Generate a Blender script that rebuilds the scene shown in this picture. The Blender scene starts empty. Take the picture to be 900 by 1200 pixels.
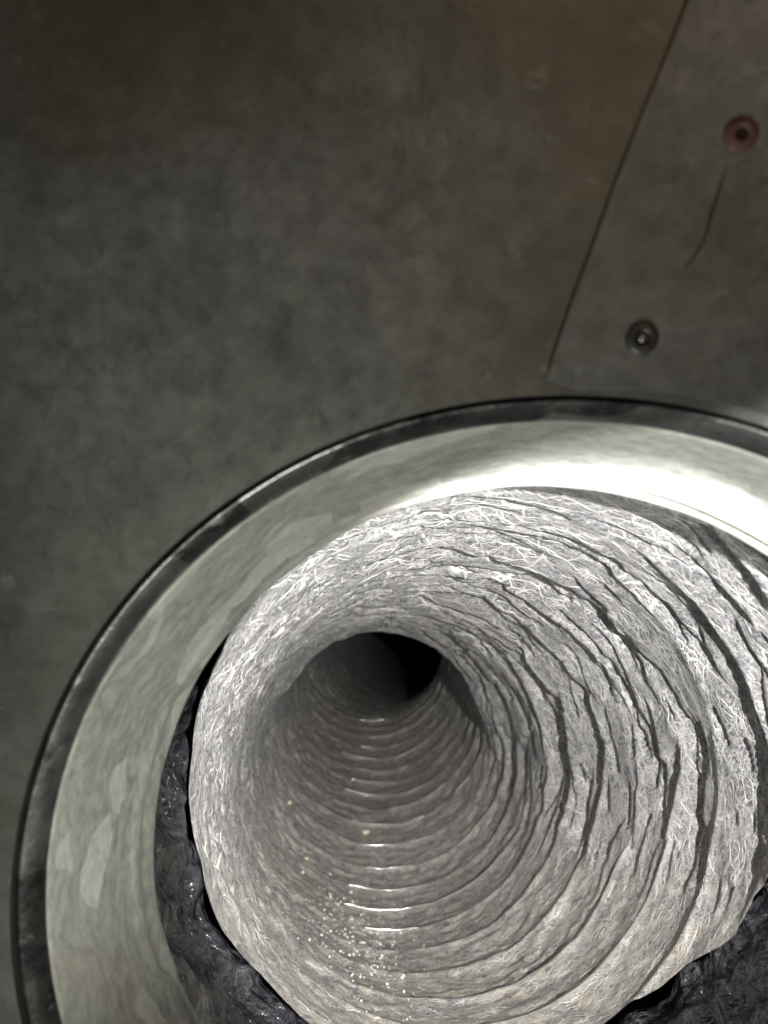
import bpy, bmesh, math, random
import numpy as np
from mathutils import Matrix, Vector

random.seed(4)
rng = np.random.default_rng(7)
scene = bpy.context.scene
S = 0.15                      # hole radius in metres; all lengths below are in hole radii

# ------------------------------------------------------------------ camera
def rot(rx, ry):
    c, s = math.cos, math.sin
    X = np.array([[1, 0, 0], [0, c(rx), -s(rx)], [0, s(rx), c(rx)]])
    Y = np.array([[c(ry), 0, s(ry)], [0, 1, 0], [-s(ry), 0, c(ry)]])
    return Y @ X
RC = rot(-0.073, -0.074)
CP = np.array([-0.217, -0.884, -1.075])      # x right, y down, z into the duct
FOC = 744.0                                  # focal length for a frame 900 wide
def W(p):
    """duct coordinates (x right, y down, z inward) -> Blender metres"""
    p = np.asarray(p, float)
    return np.stack([p[..., 0], p[..., 2], -p[..., 1]], -1) * S
def C2D(q):
    """view-aligned metres in hole radii -> duct coordinates"""
    return CP + np.asarray(q, float) @ RC.T
def on_plate(u, v, z=0.0):
    d = np.array([(u - 450) / FOC, (v - 600) / FOC, 1.0]) @ RC.T
    return CP + d * ((z - CP[2]) / d[2])

cam_d = bpy.data.cameras.new('camera'); cam = bpy.data.objects.new('camera', cam_d)
scene.collection.objects.link(cam); scene.camera = cam
cam_d.sensor_fit = 'HORIZONTAL'; cam_d.sensor_width = 36; cam_d.lens = FOC / 900 * 36
cam_d.clip_start = 0.005; cam_d.clip_end = 20
def dirB(v):
    v = v @ RC.T
    return Vector((v[0], v[2], -v[1]))
rgt, up, fwd = dirB(np.array([1., 0, 0])), dirB(np.array([0, -1., 0])), dirB(np.array([0, 0, 1.]))
m3 = Matrix((rgt, up, -fwd)).transposed()
cam.matrix_world = Matrix.Translation(Vector(W(CP))) @ m3.to_4x4()
cam_d.dof.use_dof = True
cam_d.dof.focus_distance = 2.1 * S
cam_d.dof.aperture_fstop = 12.5

# ------------------------------------------------------------------ light
world = bpy.data.worlds.new('World'); scene.world = world; world.use_nodes = True
world.node_tree.nodes['Background'].inputs[0].default_value = (0.8, 0.85, 0.8, 1)
world.node_tree.nodes['Background'].inputs[1].default_value = 0.006

def lamp(name, kind, pos, target, energy, color, **kw):
    d = bpy.data.lights.new(name, kind); d.energy = energy; d.color = color
    for k, v in kw.items(): setattr(d, k, v)
    o = bpy.data.objects.new(name, d); scene.collection.objects.link(o)
    p = Vector(W(pos)); t = Vector(W(target))
    o.location = p; o.rotation_euler = (t - p).to_track_quat('-Z', 'Y').to_euler()
    return o
# a hand torch held just off the frame's right edge: its spill has a sharp rim that crosses the sleeve
LP = np.array([0.797, -0.340, -0.635]); ax = np.array([-0.0637, 0.0484, 0.9968]); half = math.radians(52.7)
lamp('torch_spill', 'SPOT', LP, LP + ax, 1.15, (1.0, 0.985, 0.95), spot_size=2 * half, spot_blend=0.05, shadow_soft_size=0.0035)
# second beam, added apart from the torch to light the duct
FL = np.array([0.36, -0.93, -1.45])
beam_dir, beam_half = np.array([-0.160, 0.3650, 0.9172]), math.radians(20.7)
lamp('added_beam', 'SPOT', FL, FL + beam_dir, 22.0, (1.0, 0.985, 0.96), spot_size=2 * beam_half, spot_blend=0.12, shadow_soft_size=0.003)
lamp('warm_fill', 'AREA', (1.7, -5.2, -4.6), (0.0, -1.9, 0), 0.62, (1.0, 0.78, 0.56), shape='DISK', size=0.14)  # unseen lamp added to warm the upper panel and shade the seam
lamp('panel_fill', 'SPOT', (-0.30, 0.15, -0.80), (-1.0, -1.15, 0), 0.80, (0.98, 1.0, 0.90), spot_size=math.radians(132), spot_blend=0.6, shadow_soft_size=0.02)  # unseen fill lamp added to lift the panel and left sleeve

scene.view_settings.view_transform = 'Standard'; scene.view_settings.look = 'None'
scene.view_settings.exposure = 0.35; scene.view_settings.gamma = 1.0
scene.cycles.use_denoising = True
scene.cycles.max_bounces = 8; scene.cycles.diffuse_bounces = 2; scene.cycles.glossy_bounces = 4

# ------------------------------------------------------------------ helpers
def tag(o, label, cat, group=None):
    o['label'] = label; o['category'] = cat
    if group: o['group'] = group
def empty(name, loc):
    o = bpy.data.objects.new(name, None); scene.collection.objects.link(o)
    o.location = Vector(W(loc)); o.empty_display_size = .02
    return o
def link(name, me, mat, parent=None, smooth=True):
    o = bpy.data.objects.new(name, me); scene.collection.objects.link(o)
    if mat: me.materials.append(mat)
    if smooth: me.polygons.foreach_set('use_smooth', np.ones(len(me.polygons), bool))
    if parent:
        bpy.context.view_layer.update()
        o.parent = parent
        o.matrix_parent_inverse = parent.matrix_world.inverted()
    me.update()
    return o
def grid_mesh(name, P, wrap=True, uv=None):
    """P: (rows, cols, 3) in duct coordinates; columns wrap round"""
    nr, nc, _ = P.shape
    me = bpy.data.meshes.new(name)
    co = W(P).reshape(-1, 3)
    r = np.arange(nr - 1)[:, None]; c = np.arange(nc if wrap else nc - 1)[None, :]
    c2 = (c + 1) % nc
    q = np.stack([r * nc + c, r * nc + c2, (r + 1) * nc + c2, (r + 1) * nc + c], -1).reshape(-1, 4)
    me.vertices.add(len(co)); me.vertices.foreach_set('co', co.astype(np.float32).ravel())
    me.loops.add(q.size); me.loops.foreach_set('vertex_index', q.astype(np.int32).ravel())
    me.polygons.add(len(q)); me.polygons.foreach_set('loop_start', np.arange(0, q.size, 4, dtype=np.int32))
    me.update(calc_edges=True)
    if uv is not None:       # per-loop so that the seam does not smear
        U, V = uv
        Uq = np.stack([U[r, c], U[r, c] + (U[0, 1] - U[0, 0]), U[r + 1, c] + (U[0, 1] - U[0, 0]), U[r + 1, c]], -1).reshape(-1)
        Vq = np.stack([V[r, c], V[r, c2], V[r + 1, c2], V[r + 1, c]], -1).reshape(-1)
        l = me.uv_layers.new(name='UVMap')
        l.data.foreach_set('uv', np.stack([Uq, Vq], -1).astype(np.float32).ravel())
    return me

# periodic noises, vectorised
_tab = rng.random((512, 512)); _ang = _tab * 2 * math.pi
def perlin(x, y, px=0, seed=0):
    xi = np.floor(x).astype(int); yi = np.floor(y).astype(int); xf = x - xi; yf = y - yi
    sx = xf * xf * xf * (xf * (xf * 6 - 15) + 10); sy = yf * yf * yf * (yf * (yf * 6 - 15) + 10)
    def g(i, j, dx, dy):
        if px: i = i % px
        a = _ang[(i + seed * 37) % 512, (j + seed * 91) % 512]
        return np.cos(a) * dx + np.sin(a) * dy
    n0 = g(xi, yi, xf, yf) * (1 - sx) + g(xi + 1, yi, xf - 1, yf) * sx
    n1 = g(xi, yi + 1, xf, yf - 1) * (1 - sx) + g(xi + 1, yi + 1, xf - 1, yf - 1) * sx
    return (n0 * (1 - sy) + n1 * sy) * 1.5
def vor(x, y, px, seed=0):
    """F1 and F2-F1 of a jittered grid, periodic in x"""
    xi = np.floor(x).astype(int); yi = np.floor(y).astype(int)
    f1 = np.full(x.shape, 9.0); f2 = np.full(x.shape, 9.0)
    for i in (-1, 0, 1):
        for j in (-1, 0, 1):
            a = (xi + i) % px; b = yi + j
            jx = _tab[(a + seed * 53) % 512, (b + seed * 17) % 512]; jy = _tab[(a + seed * 29 + 200) % 512, (b + seed * 71 + 100) % 512]
            d = np.hypot(xi + i + jx - x, yi + j + jy - y)
            f2 = np.minimum(f2, np.maximum(f1, d)); f1 = np.minimum(f1, d)
    return f1, f2 - f1
def sstep(a, b, x):
    t = np.clip((x - a) / (b - a), 0, 1); return t * t * (3 - 2 * t)
def bump01(a, c, w):
    """smooth 0..1 window round angle c of half-width w, with wrap"""
    d = np.abs((a - c + math.pi) % (2 * math.pi) - math.pi)
    return 1 - sstep(w * .62, w, d)

# ------------------------------------------------------------------ materials
class MT:
    def __init__(s, name):
        s.m = bpy.data.materials.new(name); s.m.use_nodes = True
        s.t = s.m.node_tree; s.b = s.t.nodes['Principled BSDF']
    def n(s, ty, **kw):
        n = s.t.nodes.new(ty)
        for k, v in kw.items():
            if k[0] == '_': setattr(n, k[1:], v)
            else: n.inputs[k.replace('__', ' ')].default_value = v
        return n
    def l(s, a, b): s.t.links.new(a, b)
    def uv(s, sx, sy, warp=0, wscale=5):
        tc = s.n('ShaderNodeUVMap'); mp = s.n('ShaderNodeMapping'); mp.inputs['Scale'].default_value = (sx, sy, 1)
        src = tc.outputs[0]
        if warp:
            nz = s.n('ShaderNodeTexNoise', Scale=wscale, Detail=4.0); s.l(src, nz.inputs['Vector'])
            sub = s.n('ShaderNodeVectorMath', _operation='SUBTRACT'); sub.inputs[1].default_value = (.5, .5, .5); s.l(nz.outputs['Color'], sub.inputs[0])
            sc = s.n('ShaderNodeVectorMath', _operation='SCALE'); sc.inputs['Scale'].default_value = warp; s.l(sub.outputs[0], sc.inputs[0])
            ad = s.n('ShaderNodeVectorMath', _operation='ADD'); s.l(src, ad.inputs[0]); s.l(sc.outputs[0], ad.inputs[1]); src = ad.outputs[0]
        s.l(src, mp.inputs['Vector']); return mp.outputs[0]
    def noise(s, vec, scale, detail=5, rough=.6, dist=0):
        nz = s.n('ShaderNodeTexNoise', Scale=scale, Detail=float(detail), Roughness=rough, Distortion=dist); s.l(vec, nz.inputs['Vector']); return nz.outputs[0]
    def voro(s, vec, scale, feature='DISTANCE_TO_EDGE', out='Distance', rand=1.0):
        v = s.n('ShaderNodeTexVoronoi', Scale=scale, _feature=feature, Randomness=rand); s.l(vec, v.inputs['Vector']); return v.outputs[out]
    def ramp(s, fac, stops, interp='LINEAR'):
        r = s.n('ShaderNodeValToRGB'); r.color_ramp.interpolation = interp
        e = r.color_ramp.elements
        while len(e) < len(stops): e.new(.5)
        for el, (p, c) in zip(e, stops):
            el.position = p; el.color = (c, c, c, 1) if not hasattr(c, '__len__') else (*c, 1)
        s.l(fac, r.inputs[0]); return r.outputs[0]
    def mix(s, fac, a, b, mode='MIX'):
        x = s.n('ShaderNodeMix', _data_type='RGBA', _blend_type=mode)
        for v, i in ((fac, 0), (a, 6), (b, 7)):
            if hasattr(v, 'is_linked'): s.l(v, x.inputs[i])
            elif i == 0: x.inputs[0].default_value = v
            else: x.inputs[i].default_value = (*v, 1)
        return x.outputs[2]
    def math(s, op, a, b=0.0, c=None):
        x = s.n('ShaderNodeMath', _operation=op)
        for v, i in ((a, 0), (b, 1)) + (((c, 2),) if c is not None else ()):
            if hasattr(v, 'is_linked'): s.l(v, x.inputs[i])
            else: x.inputs[i].default_value = v
        return x.outputs[0]
    def bump(s, h, strength, dist, prev=None):
        b = s.n('ShaderNodeBump', Strength=strength, Distance=dist); s.l(h, b.inputs['Height'])
        if prev: s.l(prev, b.inputs['Normal'])
        return b.outputs[0]
    def out(s, col=None, rough=None, metal=None, normal=None, spec=None):
        for v, k in ((col, 'Base Color'), (rough, 'Roughness'), (metal, 'Metallic'), (normal, 'Normal'), (spec, 'Specular IOR Level')):
            if v is None: continue
            if hasattr(v, 'is_linked'): s.l(v, s.b.inputs[k])
            elif k == 'Base Color': s.b.inputs[k].default_value = (*v, 1)
            else: s.b.inputs[k].default_value = v
        return s.m

def mat_sheet(name, tint=1.0):
    t = MT(name)
    v = t.uv(1, 1, warp=.06, wscale=9)
    cell = t.voro(v, 13, 'F1', 'Color'); cg = t.n('ShaderNodeSeparateColor'); t.l(cell, cg.inputs[0])
    cell2 = t.voro(v, 34, 'F1', 'Color'); cg2 = t.n('ShaderNodeSeparateColor'); t.l(cell2, cg2.inputs[0])
    big = t.noise(v, 1.1, 4, .55)
    mid = t.noise(v, 5.0, 6, .65)
    a = t.ramp(mid, [(.25, (.20, .212, .195)), (.5, (.31, .327, .30)), (.75, (.44, .46, .425))])
    a = t.mix(.10, a, t.ramp(cg.outputs[0], [(0, .14), (1, .40)]))
    a = t.mix(.32, a, t.ramp(cg2.outputs[0], [(0, .16), (1, .60)]))
    a = t.mix(.45, a, t.ramp(t.noise(v, 16, 6, .7), [(.32, .14), (.68, .58)]))
    a = t.mix(t.ramp(big, [(.35, .0), (.62, .5)]), a, (.16, .145, .115))         # brown in large drifts
    spots = t.ramp(t.noise(v, 22, 3, .5), [(.63, 0), (.70, 1)])
    sp2 = t.ramp(t.noise(v, 30, 4, .6), [(.60, 0), (.66, 1)])
    a = t.mix(t.math('MULTIPLY', sp2, .30), a, (.09, .09, .08))
    a = t.mix(t.math('MULTIPLY', spots, .15), a, (.07, .07, .062))
    a = t.mix(t.ramp(t.noise(v, .75, 3, .5, .6), [(.40, .0), (.62, .55)]), a, (.085, .085, .075))
    brn = t.n('ShaderNodeAttribute', _attribute_name='brown_tone')
    brn_m = t.math('MULTIPLY', brn.outputs['Fac'], t.ramp(t.noise(v, 2.2, 5, .6), [(.30, .45), (.62, 1)]))
    a = t.mix(t.math('MULTIPLY', brn_m, .85), a, (.175, .145, .100))
    pale = t.ramp(t.noise(v, 15, 4, .6), [(.62, 0), (.72, 1)])
    a = t.mix(t.math('MULTIPLY', pale, .35), a, (.52, .53, .49))
    r = t.ramp(mid, [(.3, .46), (.7, .60)])
    nb = t.bump(t.noise(v, 60, 4, .6), .25, .0006)
    nb = t.bump(t.noise(v, 3.0, 3, .5), .5, .004, nb)
    return t.out(a, r, .45, nb)
def mat_band():
    t = MT('dull_zinc_rim')
    v = t.uv(1, 1, warp=.1, wscale=4)
    vv = t.n('ShaderNodeMapping'); vv.inputs['Scale'].default_value = (3.2, 5, 1); t.l(v, vv.inputs[0])
    cell = t.voro(vv.outputs[0], 1.6, 'F1', 'Color'); cg = t.n('ShaderNodeSeparateColor'); t.l(cell, cg.inputs[0])
    a = t.ramp(cg.outputs[0], [(0, .012), (.45, .03), (.55, .12), (1, .26)])
    a = t.mix(.4, a, t.ramp(t.noise(vv.outputs[0], 4, 6, .7), [(.35, .01), (.7, .30)]))
    w = t.ramp(t.noise(vv.outputs[0], 5, 6, .7), [(.60, 0), (.7, 1)])
    a = t.mix(t.math('MULTIPLY', w, .5), a, (.6, .6, .6))
    nb = t.bump(t.noise(v, 25, 4, .6), .3, .001)
    return t.out(a, t.ramp(cg.outputs[1], [(0, .25), (1, .45)]), .8, nb)
def mat_sleeve():
    t = MT('galvanised_sleeve')
    v = t.uv(1, 1, warp=.10, wscale=5)
    st = t.n('ShaderNodeMapping'); st.inputs['Scale'].default_value = (5, 22, 1); t.l(v, st.inputs[0])
    a = t.ramp(t.noise(st.outputs[0], 1.6, 6, .65), [(.3, (.19, .193, .172)), (.55, (.33, .332, .30)), (.75, (.50, .50, .46))])
    cell = t.voro(st.outputs[0], 1.1, 'F1', 'Color'); cg = t.n('ShaderNodeSeparateColor'); t.l(cell, cg.inputs[0])
    fl = t.ramp(cg.outputs[0], [(.66, 0), (.72, 1)])
    a = t.mix(t.math('MULTIPLY', fl, .75), a, (.68, .68, .64))
    fine = t.n('ShaderNodeMapping'); fine.inputs['Scale'].default_value = (18, 60, 1); t.l(v, fine.inputs[0])
    a = t.mix(.5, a, t.ramp(t.noise(fine.outputs[0], 1.2, 6, .75), [(.35, (.14, .147, .143)), (.65, (.54, .54, .50))]))
    br = t.ramp(t.noise(v, 3, 3, .5), [(.5, 0), (.75, .4)])
    a = t.mix(br, a, (.33, .28, .23))
    nb = t.bump(t.noise(fine.outputs[0], 1, 4, .6), .25, .0012)
    return t.out(a, .58, .22, nb)
def mat_liner():
    t = MT('crinkled_metallised_film')
    v = t.uv(1, 1, warp=.05, wscale=9)
    def crease(vec, scale, w, mlo, mhi, mscale):
        d = t.voro(vec, scale)
        ln = t.ramp(d, [(0, 1), (w, 0)])
        mk = t.ramp(t.noise(vec, mscale, 3, .5), [(mlo, 0), (mhi, 1)])
        return t.math('MULTIPLY', ln, mk)
    sk = t.n('ShaderNodeMapping'); sk.inputs['Rotation'].default_value = (0, 0, .35); sk.inputs['Scale'].default_value = (.62, 1.15, 1); t.l(v, sk.inputs[0])
    sk2 = t.n('ShaderNodeMapping'); sk2.inputs['Rotation'].default_value = (0, 0, -.5); sk2.inputs['Scale'].default_value = (.6, 1.3, 1); sk2.inputs['Location'].default_value = (3, 7, 0); t.l(v, sk2.inputs[0])
    v3 = t.uv(1, 1, warp=.035, wscale=28)
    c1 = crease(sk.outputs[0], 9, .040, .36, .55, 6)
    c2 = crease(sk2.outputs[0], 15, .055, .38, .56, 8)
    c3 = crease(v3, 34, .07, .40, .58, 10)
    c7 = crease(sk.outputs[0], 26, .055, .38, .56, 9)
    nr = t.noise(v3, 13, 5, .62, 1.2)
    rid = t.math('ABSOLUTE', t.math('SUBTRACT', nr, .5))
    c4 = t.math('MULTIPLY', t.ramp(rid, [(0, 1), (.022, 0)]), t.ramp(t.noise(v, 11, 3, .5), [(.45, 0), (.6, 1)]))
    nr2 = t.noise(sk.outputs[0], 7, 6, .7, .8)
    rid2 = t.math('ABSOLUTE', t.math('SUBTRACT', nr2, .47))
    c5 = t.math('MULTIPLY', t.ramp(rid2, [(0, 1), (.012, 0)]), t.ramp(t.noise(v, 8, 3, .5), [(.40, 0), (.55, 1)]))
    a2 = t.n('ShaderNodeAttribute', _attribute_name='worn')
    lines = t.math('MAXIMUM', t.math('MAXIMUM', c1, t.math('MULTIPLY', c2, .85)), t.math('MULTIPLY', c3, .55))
    # grey threads: very long fine streaks
    sx = t.n('ShaderNodeMapping'); sx.inputs['Scale'].default_value = (4, 42, 1); sx.inputs['Rotation'].default_value = (0, 0, .12); t.l(v, sx.inputs[0])
    streak = t.noise(sx.outputs[0], 2.2, 5, .7)
    base = t.ramp(t.noise(v, 7, 6, .7), [(.34, (.055, .050, .078)), (.5, (.125, .115, .152)), (.68, (.26, .245, .275))])
    base = t.mix(.35, base, t.ramp(streak, [(.35, .07), (.68, .42)]))
    grain = t.noise(v, 95, 4, .75)
    base = t.mix(.48, base, t.ramp(grain, [(.40, .04), (.62, .58)]))
    # settled dust along the floor of the duct (attribute 'dust' follows gravity)
    at = t.n('ShaderNodeAttribute', _attribute_name='dust')
    dn = t.ramp(t.noise(v, 15, 9, .82, .6), [(.44, .0), (.56, .9)])
    base = t.mix(t.math('MULTIPLY', t.math('MULTIPLY', at.outputs['Fac'], dn), .9), base, (.64, .57, .455))
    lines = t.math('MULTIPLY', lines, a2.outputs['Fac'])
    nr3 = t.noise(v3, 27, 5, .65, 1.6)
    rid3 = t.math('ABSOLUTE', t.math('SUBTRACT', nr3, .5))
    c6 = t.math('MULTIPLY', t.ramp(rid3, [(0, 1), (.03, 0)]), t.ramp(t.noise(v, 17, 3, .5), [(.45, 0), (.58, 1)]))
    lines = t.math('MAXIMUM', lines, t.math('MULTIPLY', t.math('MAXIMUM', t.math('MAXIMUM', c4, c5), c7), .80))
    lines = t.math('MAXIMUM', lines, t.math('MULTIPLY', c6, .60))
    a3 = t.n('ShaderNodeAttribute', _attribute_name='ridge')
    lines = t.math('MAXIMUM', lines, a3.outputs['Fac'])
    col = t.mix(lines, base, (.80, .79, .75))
    glit = t.ramp(t.voro(v, 70, 'F1', 'Distance'), [(0, 1), (.16, 0)])
    h = t.math('ADD', t.math('MULTIPLY', lines, 1.0), t.math('MULTIPLY', grain, .5))
    nb = t.bump(t.noise(v, 20, 8, .75), .9, .0026)
    nb = t.bump(h, .7, .0011, nb)
    rg = t.ramp(t.noise(v, 30, 3, .5), [(.3, .26), (.7, .48)])
    return t.out(col, rg, .38, nb, .6)
def mat_film():
    t = MT('black_polythene')
    v = t.uv(1, 1, warp=.08, wscale=6)
    sx = t.n('ShaderNodeMapping'); sx.inputs['Scale'].default_value = (20, 5, 1); sx.inputs['Rotation'].default_value = (0, 0, .3); t.l(v, sx.inputs[0])
    a = t.ramp(t.noise(sx.outputs[0], 2.0, 6, .7), [(.35, (.012, .012, .016)), (.55, (.035, .035, .042)), (.75, (.13, .125, .12))])
    ln = t.ramp(t.voro(v, 11), [(0, 1), (.015, 0)])
    mk = t.ramp(t.noise(v, 5, 3), [(.48, 0), (.62, 1)])
    a = t.mix(t.math('MULTIPLY', t.math('MULTIPLY', ln, mk), .22), a, (.30, .29, .28))
    nb = t.bump(t.noise(v, 18, 3, .5), 1.0, .008)
    nb = t.bump(t.noise(sx.outputs[0], 3, 4, .6), .4, .0015, nb)
    t.b.inputs['Coat Weight'].default_value = .6; t.b.inputs['Coat Roughness'].default_value = .08
    return t.out(a, .18, 0.0, nb, 1.0)
def mat_plain(name, col, rough, metal=0.0, nscale=30):
    t = MT(name)
    tc = t.n('ShaderNodeTexCoord')
    nz = t.noise(tc.outputs['Object'], nscale / S, 4, .6)
    a = t.mix(t.ramp(nz, [(.3, 0), (.7, 1)]), tuple(c * .6 for c in col), tuple(min(1, c * 1.25) for c in col))
    return t.out(a, rough, metal, t.bump(nz, .3, .0008))

M_sheet = mat_sheet('galvanised_sheet'); M_band = mat_band(); M_sleeve = mat_sleeve()
M_liner = mat_liner(); M_film = mat_film()
M_gap = mat_plain('gap_shade_black', (.012, .012, .012), .7)  # black colour stands in for the shade in the gap round the rim
M_rust = mat_plain('rusty_screw', (.22, .115, .10), .6, .2)
M_rivet = mat_plain('stained_rivet', (.10, .095, .085), .45, .6)
M_core = mat_plain('dark_recess', (.02, .014, .012), .6)
M_bright = mat_plain('bright_pin', (.5, .5, .47), .35, .8)
M_wire = mat_plain('coated_spring_wire', (.85, .84, .80), .20, .9, 12)
M_scratch = mat_plain('scratch_mark', (.06, .06, .055), .6, .2)
M_grit = mat_plain('pale_grit', (.86, .83, .74), .3)
M_dust = mat_plain('dust_flake', (.62, .58, .42), .6)

# ------------------------------------------------------------------ metal panel with round hole
panel = empty('metal_panel', (0, -2.0, 0))
tag(panel, 'dull grey galvanised sheet metal panel around the round opening', 'panel')
TH = np.arange(360) / 360 * 2 * math.pi
def flat_sheet(rows, z, th):
    """rows: list of (N,2) outlines from the hole outward"""
    P = []
    P.append(np.concatenate([rows[0], np.full((360, 1), z + th)], 1))
    for r in rows: P.append(np.concatenate([r, np.full((360, 1), z)], 1))
    P.append(np.concatenate([rows[-1], np.full((360, 1), z + th)], 1))
    return np.array(P)
circ = np.stack([np.cos(TH), np.sin(TH)], 1)
def sq(R, off=(0, 0)):
    k = R / np.maximum(np.abs(circ[:, 0]), np.abs(circ[:, 1])); return circ * k[:, None] + np.array(off)
rows = [circ * 1.0, circ * 1.0015, circ * 1.03]
far = sq(5.0)
for t_ in np.linspace(.06, 1, 26): rows.append(circ * 1.03 * (1 - t_) + far * t_)
P = flat_sheet(rows, 0, .012)
P = P[1:]
P[2:-1, :, 2] += 0.010 * perlin(P[2:-1, :, 0] * 1.1 + 7, P[2:-1, :, 1] * 1.1 + 3) * sstep(1.05, 1.6, np.hypot(P[2:-1, :, 0], P[2:-1, :, 1]))
def plan_uv(P): return P[..., 0].copy(), P[..., 1].copy()
def set_plan_uv(me):
    n = len(me.loops); vi = np.zeros(n, np.int32); me.loops.foreach_get('vertex_index', vi)
    co = np.zeros(len(me.vertices) * 3, np.float32); me.vertices.foreach_get('co', co); co = co.reshape(-1, 3) / S
    l = me.uv_layers.new(name='UVMap'); l.data.foreach_set('uv', co[vi][:, [0, 2]].ravel())
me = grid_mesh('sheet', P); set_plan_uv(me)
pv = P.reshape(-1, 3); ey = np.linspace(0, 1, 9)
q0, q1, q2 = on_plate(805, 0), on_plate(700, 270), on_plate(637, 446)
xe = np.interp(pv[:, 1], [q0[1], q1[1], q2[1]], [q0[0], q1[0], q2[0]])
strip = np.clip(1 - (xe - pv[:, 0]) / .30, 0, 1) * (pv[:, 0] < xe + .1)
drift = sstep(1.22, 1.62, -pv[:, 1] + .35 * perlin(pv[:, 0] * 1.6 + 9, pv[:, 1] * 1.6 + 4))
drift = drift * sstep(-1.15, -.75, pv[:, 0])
at = me.attributes.new('brown_tone', 'FLOAT', 'POINT'); at.data.foreach_set('value', np.clip(np.maximum(strip * .9, drift), 0, 1).astype(np.float32))  # browner in a strip left of the seam and across the top
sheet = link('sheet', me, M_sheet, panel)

# lapped sheet on the right: its edge shows as the dark seam
edge = [on_plate(u, v) for u, v in ((840, -110), (805, 0), (786, 50), (770, 90), (752, 133), (735, 175), (717, 222), (700, 270), (685, 311), (670, 350), (653, 400), (645, 424), (638, 446))]
edge += [on_plate(655, 452), on_plate(678, 459)]
arc = []
a0 = math.atan2(edge[-1][1], edge[-1][0])
r0_ = math.hypot(edge[-1][0], edge[-1][1])
for k in range(1, 26):
    a = a0 + k / 25 * 1.15; rr = 1.014 + (r0_ - 1.014) * max(0, 1 - k / 3)
    arc.append(np.array([rr * math.cos(a), rr * math.sin(a), 0]))
out = [np.array([4.9, arc[-1][1], 0]), np.array([4.9, -4.9, 0]), np.array([1.9, -4.9, 0])]
poly = [p[:2] for p in edge + arc + out]
bm = bmesh.new(); H = .019
vs = [bm.verts.new(W((p[0], p[1], -H))) for p in poly]
f = bm.faces.new(vs)
ex = bmesh.ops.extrude_face_region(bm, geom=[f])
for e in ex['geom']:
    if isinstance(e, bmesh.types.BMVert): e.co.y += .008 * S
bmesh.ops.recalc_face_normals(bm, faces=bm.faces)
bev = [e for e in bm.edges if all(abs(v.co.y + H * S) < 1e-6 for v in e.verts)]
bmesh.ops.bevel(bm, geom=bev, offset=.002 * S, segments=2, affect='EDGES')
me = bpy.data.meshes.new('lapped_sheet'); bm.to_mesh(me); bm.free(); set_plan_uv(me)
lap = link('lapped_sheet', me, M_sheet, panel, smooth=False)
lap['label'] = 'overlapping sheet right of the dark slanted seam'

def lathe(prof, n=40, c=(0, 0, 0)):
    prof = [(r * .82, h * .7) for r, h in prof]
    """prof: list of (r, height toward the viewer) ; axis along -z of the duct"""
    a = np.arange(n) / n * 2 * math.pi
    return np.array([[(c[0] + r * math.cos(t), c[1] + r * math.sin(t), c[2] - h) for t in a] for r, h in prof])
# rivet near the rim
c = on_plate(752, 397, -H)
ri = link('rivet', grid_mesh('rivet', lathe([(0.0317, 0.0000), (0.0310, 0.0042), (0.0271, 0.0079), (0.0205, 0.0095), (0.0152, 0.0079), (0.0132, 0.0016)], 40, c)), M_rivet, panel)
pc = c
link('rivet_core', grid_mesh('rivet_core', lathe([(0.0139, 0.0016), (0.0073, 0.0021), (0.0000, 0.0026)], 40, c)), M_core, ri)
link('rivet_pin', grid_mesh('rivet_pin', lathe([(0.0073, 0.0016), (0.0066, 0.0058), (0.0040, 0.0074), (0.0000, 0.0079)], 20, c)), M_bright, ri)
# rusty screw further up
c = on_plate(868, 158, -H)
sc = link('screw', grid_mesh('screw', lathe([(0.0330, 0.0000), (0.0323, 0.0032), (0.0264, 0.0048), (0.0224, 0.0090), (0.0185, 0.0111), (0.0132, 0.0100), (0.0112, 0.0053), (0.0000, 0.0042)], 40, c)), M_rust, panel)
link('screw_recess', grid_mesh('screw_recess', lathe([(0.0109, 0.0053), (0.0106, 0.0061), (0.0000, 0.0063)], 6, c)), M_core, sc)
# scratch running down from the screw
pts = [on_plate(u, v, -H - .0012) for u, v in ((853, 192), (846, 212), (840, 232), (834, 250), (831, 262), (824, 284), (812, 303), (800, 318))]
w_ = [.0, .002, .003, .0028, .0032, .002, .0026, 0.0005]
P = np.array([[p + np.array([-w, 0, 0]), p + np.array([w, 0, 0])] for p, w in zip(pts, w_)])
link('scratch', grid_mesh('scratch', P, wrap=False), M_scratch, panel)

# ------------------------------------------------------------------ collar
collar = empty('duct_collar', (0, 0, .02))
tag(collar, 'round galvanised collar with a dark rolled rim set in the panel opening', 'duct collar')
N = 720
A = np.arange(N) / N * 2 * math.pi
def ring_surf(prof, wob=0.0, seed=0, wv=None):
    rowsP = []; U = []; V = []; L = 0; pr = None
    for (r, z) in prof:
        if pr: L += math.hypot(r - pr[0], z - pr[1])
        pr = (r, z)
        rr = r + wob * perlin(A / (2 * math.pi) * 9, np.full(N, z * 3.0), 9, seed)
        if wv: rr = rr + wv(r, z, A)
        rowsP.append(np.stack([rr * np.cos(A), rr * np.sin(A), np.full(N, z)], 1)); U.append(A * .95); V.append(np.full(N, L))
    return np.array(rowsP), (np.array(U), np.array(V))
P, uv = ring_surf([(1.0008, .001), (.9995, .006), (.9985, .016), (.990, .030)])
link('rim_gap', grid_mesh('rim_gap', P, uv=uv), M_gap, collar)
P, uv = ring_surf([(.997, .022), (.9965, .010), (.9945, .007), (.988, .012), (.980, .020), (.972, .029), (.966, .038), (.962, .044), (.9615, .052)], .003, 3)
link('rolled_rim', grid_mesh('rolled_rim', P, uv=uv), M_band, collar)
prof = [(.968, .052), (.962, .049), (.957, .050)]
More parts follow.
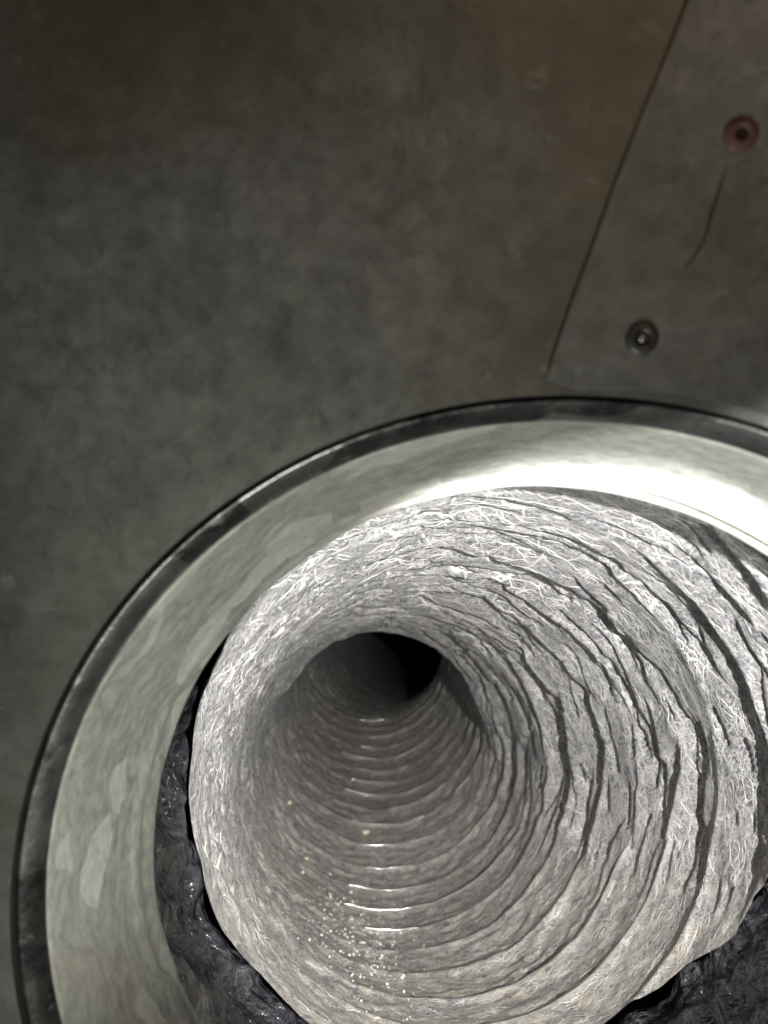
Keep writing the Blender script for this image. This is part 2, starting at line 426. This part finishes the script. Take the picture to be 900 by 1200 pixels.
for k in range(1, 40):
    t_ = k / 39; z = .050 + t_ * .213; r = .957 - t_ * .117
    r -= .007 * math.exp(-((z - .222) / .010) ** 2)              # crimped bead near the inner end
    r += .004 * math.exp(-((z - .240) / .008) ** 2)
    prof.append((r, z))
prof += [(.843, .268), (.850, .266), (.97, .06)]
def dents(r, z, a): return .0035 * perlin(a / (2 * math.pi) * 26, np.full(N, z * 14.0), 26, 5) * (1 if z > .06 else .2)
P, uv = ring_surf(prof, .003, 8, dents)
link('sleeve', grid_mesh('sleeve', P, uv=uv), M_sleeve, collar)

# ------------------------------------------------------------------ flexible duct
duct = empty('flexible_duct', (0, .1, .4))
tag(duct, 'crinkled silver grey flexible duct winding away from the collar', 'flexible duct')
# centre line, read off as distance from the lens and place across the view
K = np.array([  # D,   u,   v,  tilt
    (1.15, 618, 1030, .00), (1.30, 615, 1015, .00), (1.50, 598, 985, .00), (1.80, 556, 962, .00), (2.15, 545, 947, .00), (2.44, 520, 936, .00),
    (2.73, 505, 930, .00), (3.00, 487, 922, .00), (3.25, 470, 916, .00), (3.55, 462, 908, .00), (3.85, 456, 901, .02), (4.15, 452, 892, .04),
    (4.45, 448, 875, .05), (4.75, 445, 857, .06), (5.05, 443, 839, .08), (5.60, 440, 822, .10), (6.20, 438, 805, .14), (6.80, 434, 786, .17),
    (7.40, 434, 767, .18), (8.00, 440, 758, .10), (8.70, 448, 754, .05), (9.60, 457, 754, .00), (10.9, 468, 756, .00), (12.5, 478, 759, .00),
    (15.0, 488, 763, .00), (18.0, 495, 767, .00), (22.0, 500, 769, .00), (27.0, 480, 740, .20), (31.0, 440, 640, .60)])
KC = np.stack([(K[:, 1] - 450) / FOC * K[:, 0], (K[:, 2] - 600) / FOC * K[:, 0], K[:, 0]], 1)
kk = np.arange(len(K)); fine_i = np.linspace(0, len(K) - 1, 600)
def cr(tab, x):
    tab = np.asarray(tab, float); i = np.clip(np.floor(x).astype(int), 0, len(tab) - 2); t = (x - i)
    g = lambda j: tab[np.clip(j, 0, len(tab) - 1)]
    p0, p1, p2, p3 = g(i - 1), g(i), g(i + 1), g(i + 2)
    if tab.ndim > 1: t = t[:, None]
    return .5 * ((2 * p1) + (-p0 + p2) * t + (2 * p0 - 5 * p1 + 4 * p2 - p3) * t * t + (-p0 + 3 * p1 - 3 * p2 + p3) * t ** 3)
FC = cr(KC, fine_i); FT = cr(K[:, 3], fine_i)
ker = np.ones(31) / 31
def smooth(a):
    p = np.pad(a, (15, 15), mode='reflect', reflect_type='odd'); return np.convolve(p, ker, 'valid')
FC = np.stack([smooth(FC[:, k]) for k in range(3)], 1); FT = smooth(FT)
seg = np.r_[0, np.cumsum(np.linalg.norm(np.diff(FC * [.35, .35, 1], axis=0), axis=1))]
FS = FC[0, 2] + seg                     # s: equals depth D along the straight first stretch
RX, RY = .835, .885
def centre(s):
    s = np.asarray(s); sh = s.shape; s = s.ravel()
    c = np.stack([np.interp(s, FS, FC[:, k]) for k in range(3)], 1).reshape(*sh, 3)
    return c, np.interp(s, FS, FT).reshape(sh)
def tube_point(s, a, dr):
    c, tl = centre(s)
    x = (RX + dr) * np.cos(a); y = (RY + dr) * np.sin(a)
    # the ring's plane tips back so that its normal turns upward with the bend
    q = c + np.stack([x, y * np.cos(tl), y * np.sin(tl)], -1)
    return C2D(q)
# liner's near edge: where it lets the black jacket show
edge_px = [(255, 762), (240, 800), (231, 850), (226, 900), (227, 950), (232, 1000), (246, 1050), (265, 1085), (288, 1118), (325, 1160), (368, 1196), (450, 1262),
           (600, 1285), (705, 1202), (745, 1172), (800, 1128), (862, 1095), (880, 1050), (905, 1012), (960, 960)]
def find_edge(u, v):
    best = (9, 0, 0)
    for s in np.linspace(1.25, 2.6, 271):
        c, _ = centre(np.array([s])); c = c[0]
        x = (u - 450) / FOC * c[2] - c[0]; y = (v - 600) / FOC * c[2] - c[1]
        e = abs(math.hypot(x / RX, y / RY) - 1)
        if e < best[0]: best = (e, s, math.atan2(y / RY, x / RX))
    return best
ea = []
for u, v in edge_px:
    e, s, a = find_edge(u, v); ea.append((a % (2 * math.pi), s))
print('EDGE', [(round(math.degrees(a)), round(s, 2)) for a, s in ea])
ea += [(math.radians(d), 1.24) for d in (228, 250, 270, 300, 330, 345)]
ea.sort()
EA = np.array([e[0] for e in ea]); ES = np.array([e[1] for e in ea])
def s0_of(a):
    v = np.interp(a, np.r_[EA[-1] - 2 * math.pi, EA, EA[0] + 2 * math.pi], np.r_[ES[-1], ES, ES[0]])
    return v + .03 * perlin(a / (2 * math.pi) * 24, a * 0, 24, 2) + .004 * perlin(a / (2 * math.pi) * 90, a * 0 + 3, 90, 2)

PITCH = .29
def clear_sleeve(P):
    z = P[..., 2]; r = np.hypot(P[..., 0], P[..., 1]); rm = .957 - .117 * (z - .05) / .213 + .02
    k = np.where(z < .275, np.maximum(1, rm / r), 1); P = P.copy(); P[..., 0] *= k; P[..., 1] *= k; return P
def liner_disp(s, a):
    tw = a / (2 * math.pi)
    warp = .070 * perlin(tw * 8, s * 1.3, 8, 1) + .030 * perlin(tw * 22, s * 3.4, 22, 2)
    pleat = bump01(a - .12 * sstep(2.2, 3.5, s), math.radians(-54), math.radians(84))
    ph = (s + warp * (.35 + .65 * pleat) - 1.80) / PITCH - ((tw + .25) % 1.0 - .25)
    # one turn of phase per turn of angle: close the helix at the hidden left side
    ph = (s + warp * (.45 + .55 * pleat) - 1.80) / PITCH - tw
    k = np.floor(ph); f = ph - k
    # pleat depth varies along every turn of the coil; the (k + tw) axis runs along the wire
    along = (k + tw)
    dn = .42 + 1.0 * perlin(along * 5.0, along * 0 + 2.5, 0, 5) + .4 * perlin(along * 15.0, along * 0 + 7.5, 0, 6)
    near = .50 + .50 * sstep(1.7, 2.3, s) + .40 * sstep(2.5, 3.3, s)
    depth = near * pleat * np.clip(dn, .03, 1.2) * .055 * sstep(1.15, 1.45, s) * (1 - .35 * sstep(4, 6, s))
    w = .07
    saw = np.where(f < w, f / w, ((1 - f) / (1 - w)) ** 1.25)
    out = depth * saw
    # secondary broken pleats, a little oblique
    for j, (m, sl, amp) in enumerate(((1.7, .9, .032), (2.6, -.8, .024), (3.1, 2.0, .024))):
        w2 = .07 * perlin(tw * 12, s * 2.2, 12, 20 + j) + .014 * perlin(tw * 34, s * 6, 34, 30 + j)
        p2 = (s + w2) / PITCH * m - round(sl * 3) * tw
        k2 = np.floor(p2); f2 = p2 - k2
        al = k2 + round(sl * 3) * tw
        mk = sstep(-.02, .35, perlin(al * 6.3, al * 0 + .5, 0, 40 + j))
        sw = np.where(f2 < .08, f2 / .08, ((1 - f2) / .92) ** 1.5)
        out = out + amp * near * mk * pleat * sw * sstep(1.2, 1.5, s)
    # soft billow between the wires elsewhere, drawn tight at the wire
    fade = 1 - .8 * sstep(7.2, 9, s)
    tight = 1 - np.exp(-(np.minimum(f, 1 - f) / .10) ** 2)
    out = out + (.0035 * (1 - pleat) * (.35 + .65 * bump01(a, math.radians(75), math.radians(95))) + .006) * fade * np.sin(math.pi * f) ** .7 * (1 + .5 * perlin(tw * 20, s * 4, 20, 9))
    # crumple: faceted cells joined by raised creases
    x = tw * 5.4; crumple = 0
    wx = .10 * perlin(tw * 22, s * 4, 22, 11); wy = .10 * perlin(tw * 22, s * 4, 22, 12)
    f1, e1 = vor((tw * 24) + wx * 5 + s * 2.5, s * 11 + wy * 8 + 2 * np.sin(a), 24, 1)
    g1, h1 = vor((tw * 58) + wx * 10 - s * 5, s * 24 + wy * 14 + 3 * np.cos(a), 58, 2)
    crumple = .024 * (1 - np.clip(f1 * 1.15, 0, 1)) + .009 * (1 - np.clip(g1 * 1.2, 0, 1))
    lump = .009 * perlin(tw * 34, s * 9, 34, 13) + .005 * perlin(tw * 80, s * 22, 80, 14)
    lf = bump01(a, math.radians(200), math.radians(85))
    amt = (.6 + .45 * perlin(tw * 8, s * 1.5, 8, 15) + .35 * lf) * (.35 + .65 * np.maximum(tight, lf))
    out = out + (crumple + lump) * amt * (1 - .45 * pleat) * (.12 + .88 * sstep(0, .16, s - s0_of(a)))
    fd = np.minimum(f, 1 - f)
    out = out - .0060 * np.exp(-(fd / .046) ** 2) * bump01(a, math.radians(62), math.radians(85)) * (1 - .6 * sstep(3, 4, s))
    out = out - .030 * (1 - sstep(1.45, 1.9, s))
    # pinch added where the tube climbs, to widen the shadow past the lip
    out = out - .12 * bump01(a, math.radians(-80), math.radians(100)) * np.exp(-((s - 4.72) / .34) ** 2)
    return out, ph
NA, NS = 920, 720
aa = np.arange(NA) / NA * 2 * math.pi
q = np.linspace(0, 1, NS)
s0 = s0_of(aa)[None, :]; s1 = FS[-1] - .02
inv = (1 / s0) * (1 - q[:, None]) + (1 / s1) * q[:, None]
SS = .8 / inv + .2 * (s0 * (1 - q[:, None]) + s1 * q[:, None])
AA = np.broadcast_to(aa[None, :], SS.shape)
DR, PH = liner_disp(SS, AA)
P = clear_sleeve(tube_point(SS, AA, DR))
me = grid_mesh('liner', P, uv=(AA * .86, SS))
at = me.attributes.new('dust', 'FLOAT', 'POINT')
dust = sstep(-.15, .75, np.sin(AA)) * (.75 + .25 * sstep(3.4, 1.4, SS)); dust = np.clip(dust, 0, 1)
at.data.foreach_set('value', dust.astype(np.float32).ravel())
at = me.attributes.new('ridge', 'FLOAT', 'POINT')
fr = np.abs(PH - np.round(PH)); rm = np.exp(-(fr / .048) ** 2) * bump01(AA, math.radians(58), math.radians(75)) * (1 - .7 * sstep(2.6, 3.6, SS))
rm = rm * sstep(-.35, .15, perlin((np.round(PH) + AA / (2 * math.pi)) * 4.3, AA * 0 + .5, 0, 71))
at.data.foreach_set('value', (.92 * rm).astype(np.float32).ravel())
at = me.attributes.new('worn', 'FLOAT', 'POINT')
wn = .62 + .38 * bump01(AA, math.radians(225), math.radians(110)) - .25 * sstep(3.2, 5, SS)
at.data.foreach_set('value', np.clip(wn, 0, 1).astype(np.float32).ravel())
liner = link('liner', me, M_liner, duct)

# spring wire: one helix lying on the inner face of the liner
def wire_path():
    out = []
    for k in range(-2, 27):
        for j in range(180):
            tw = j / 180.0; a = tw * 2 * math.pi
            out.append((k + tw, a))
    return np.array(out)
wp = wire_path()
# solve ph(s,a) = k for s by fixed-point iteration on a table
s = 1.80 + PITCH * (wp[:, 0])
for it in range(14):
    _, ph = liner_disp(s, wp[:, 1])
    tgt = wp[:, 0] - wp[:, 1] / (2 * math.pi)
    s = s - .6 * (ph - tgt) * PITCH
ok = (s > s0_of(wp[:, 1]) + .03) & (s < s1 - .05)
d, _ = liner_disp(s - .002, wp[:, 1]); d2, _ = liner_disp(s + .012, wp[:, 1])
hide = 1 - bump01(wp[:, 1], math.radians(62), math.radians(92))
hide = np.maximum(hide, sstep(7.7, 7.9, s) + sstep(2.9, 4.0, s) * (1 - bump01(wp[:, 1], math.radians(66), math.radians(46))))
hide = hide + 1 - sstep(3.0, 3.5, s)
hide = np.clip(hide + sstep(-.10, .12, perlin(wp[:, 0] * 6.3, wp[:, 0] * 0 + .5, 0, 60)), 0, 1)
jit = _tab[(np.floor(wp[:, 0]).astype(int) + 77) % 512, 3] - .5
zone = bump01(wp[:, 1] + jit * .75, math.radians(74), math.radians(24)) * sstep(3.3, 3.6, s) * (1 - sstep(7.3, 7.6, s)) * sstep(-.35, -.1, perlin(wp[:, 0] * 2.3, wp[:, 0] * 0 + .5, 0, 61))
hide = hide * (1 - zone) - .16 * zone
C0 = tube_point(s, wp[:, 1], np.minimum(d, d2) - .0012 + .016 * hide)
def sweep(points, r, n=6):
    points = np.asarray(points); T = np.gradient(points, axis=0); T /= np.linalg.norm(T, axis=1)[:, None] + 1e-12
    ref = np.array([0, 0, 1.]); B = np.cross(T, ref); B /= np.linalg.norm(B, axis=1)[:, None] + 1e-9; N_ = np.cross(B, T)
    t = np.arange(n) / n * 2 * math.pi
    r = np.broadcast_to(np.asarray(r, float), (len(points),))
    return points[:, None, :] + r[:, None, None] * (np.cos(t)[None, :, None] * B[:, None, :] + np.sin(t)[None, :, None] * N_[:, None, :])
i0 = int(np.max(np.nonzero(~ok[:len(ok) // 2])[0])) + 2; i1 = len(ok) - int(np.argmax(ok[::-1]))
link('spring_wire', grid_mesh('spring_wire', sweep(C0[i0:i1], .0042)), M_wire, duct)

# black outer jacket, crumpled, showing where the liner stops short
NF, RF = 620, 190
fa = np.arange(NF) / NF * 2 * math.pi
fs = np.linspace(1.22, 2.55, RF)[:, None] * np.ones((1, NF)); fA = np.broadcast_to(fa[None, :], fs.shape)
tw = fA / (2 * math.pi)
f1, e1 = vor(tw * 16 + .3 * perlin(tw * 14, fs * 3, 14, 50), fs * 3 + .3 * perlin(tw * 14, fs * 3, 14, 51), 16, 5)
g1, _ = vor(tw * 36 + fs * 2, fs * 7 + tw * 0, 36, 6)
dr = .040 + .020 * (f1 - .5) + .055 * np.abs(perlin(tw * 26 + fs * 3, fs * 2.2 + np.sin(fA) * 2, 26, 53)) - .050 * np.abs(perlin(tw * 20 - fs * 5, fs * 3.4, 20, 54)) + .010 * np.abs(perlin(tw * 64 + fs * 9, fs * 5, 64, 55)) + .02 * perlin(tw * 18, fs * 3, 18, 52)
dr = np.maximum(dr, .012) + .02 * sstep(1.9, 2.5, fs)
dr = dr + (.055 + .10 * bump01(fA, math.radians(-30), math.radians(110))) * sstep(.03, .15, fs - s0_of(fA))
dr = np.where(fs < 1.36, np.maximum(dr, .035), dr)
me = grid_mesh('outer_jacket', clear_sleeve(tube_point(fs, fA, dr)), uv=(fA * .9, fs))
jk = link('outer_jacket', me, M_film, duct)
jk['label'] = 'shiny crumpled black plastic jacket showing past the liner'

# settled grit glittering on the duct floor
bm = bmesh.new()
def grit(s, a, r):
    d, _ = liner_disp(np.array([s]), np.array([a]))
    p = tube_point(np.array([s]), np.array([a]), d - r * .4)[0]
    bmesh.ops.create_icosphere(bm, subdivisions=1, radius=r * S, matrix=Matrix.Translation(Vector(W(p))) @ Matrix.Diagonal((random.uniform(.6, 1.3), random.uniform(.6, 1.6), random.uniform(.6, 1.2), 1)))
for _ in range(420):
    a = math.radians(random.gauss(106, 11)); s = random.gauss(3.45, .42)
    grit(s, a % (2 * math.pi), random.choice((.0018, .0024, .0030, .0036, .0060)) * (s / 3))
me = bpy.data.meshes.new('grit'); bm.to_mesh(me); bm.free()
g = link('grit', me, M_grit, None, smooth=False); g['kind'] = 'stuff'
tag(g, 'pale glittering grit scattered over the duct floor', 'grit')
# three loose flakes of dust further in
for i, (s, a, r, lab) in enumerate(((4.95, 97, .020, 'pale dust flake lying lowest on the duct floor'), (4.75, 143, .014, 'tiny pale dust flake on the left duct wall'), (4.3, 128, .012, 'tiny pale dust flake low on the duct floor near the left wall'))):
    a = math.radians(a); d, _ = liner_disp(np.array([s]), np.array([a])); p = tube_point(np.array([s]), np.array([a]), d - r * .5)[0]
    bm = bmesh.new(); bmesh.ops.create_icosphere(bm, subdivisions=2, radius=r * S)
    for v in bm.verts: v.co = Vector((v.co.x * 1.4, v.co.y * .9, v.co.z * .7)) * random.uniform(.7, 1.2)
    me = bpy.data.meshes.new('dust_flake'); bm.to_mesh(me); bm.free()
    o = link('dust_flake', me, M_dust, None, smooth=False); o.location = Vector(W(p))
    tag(o, lab, 'dust flake', 'dust flakes inside the duct')
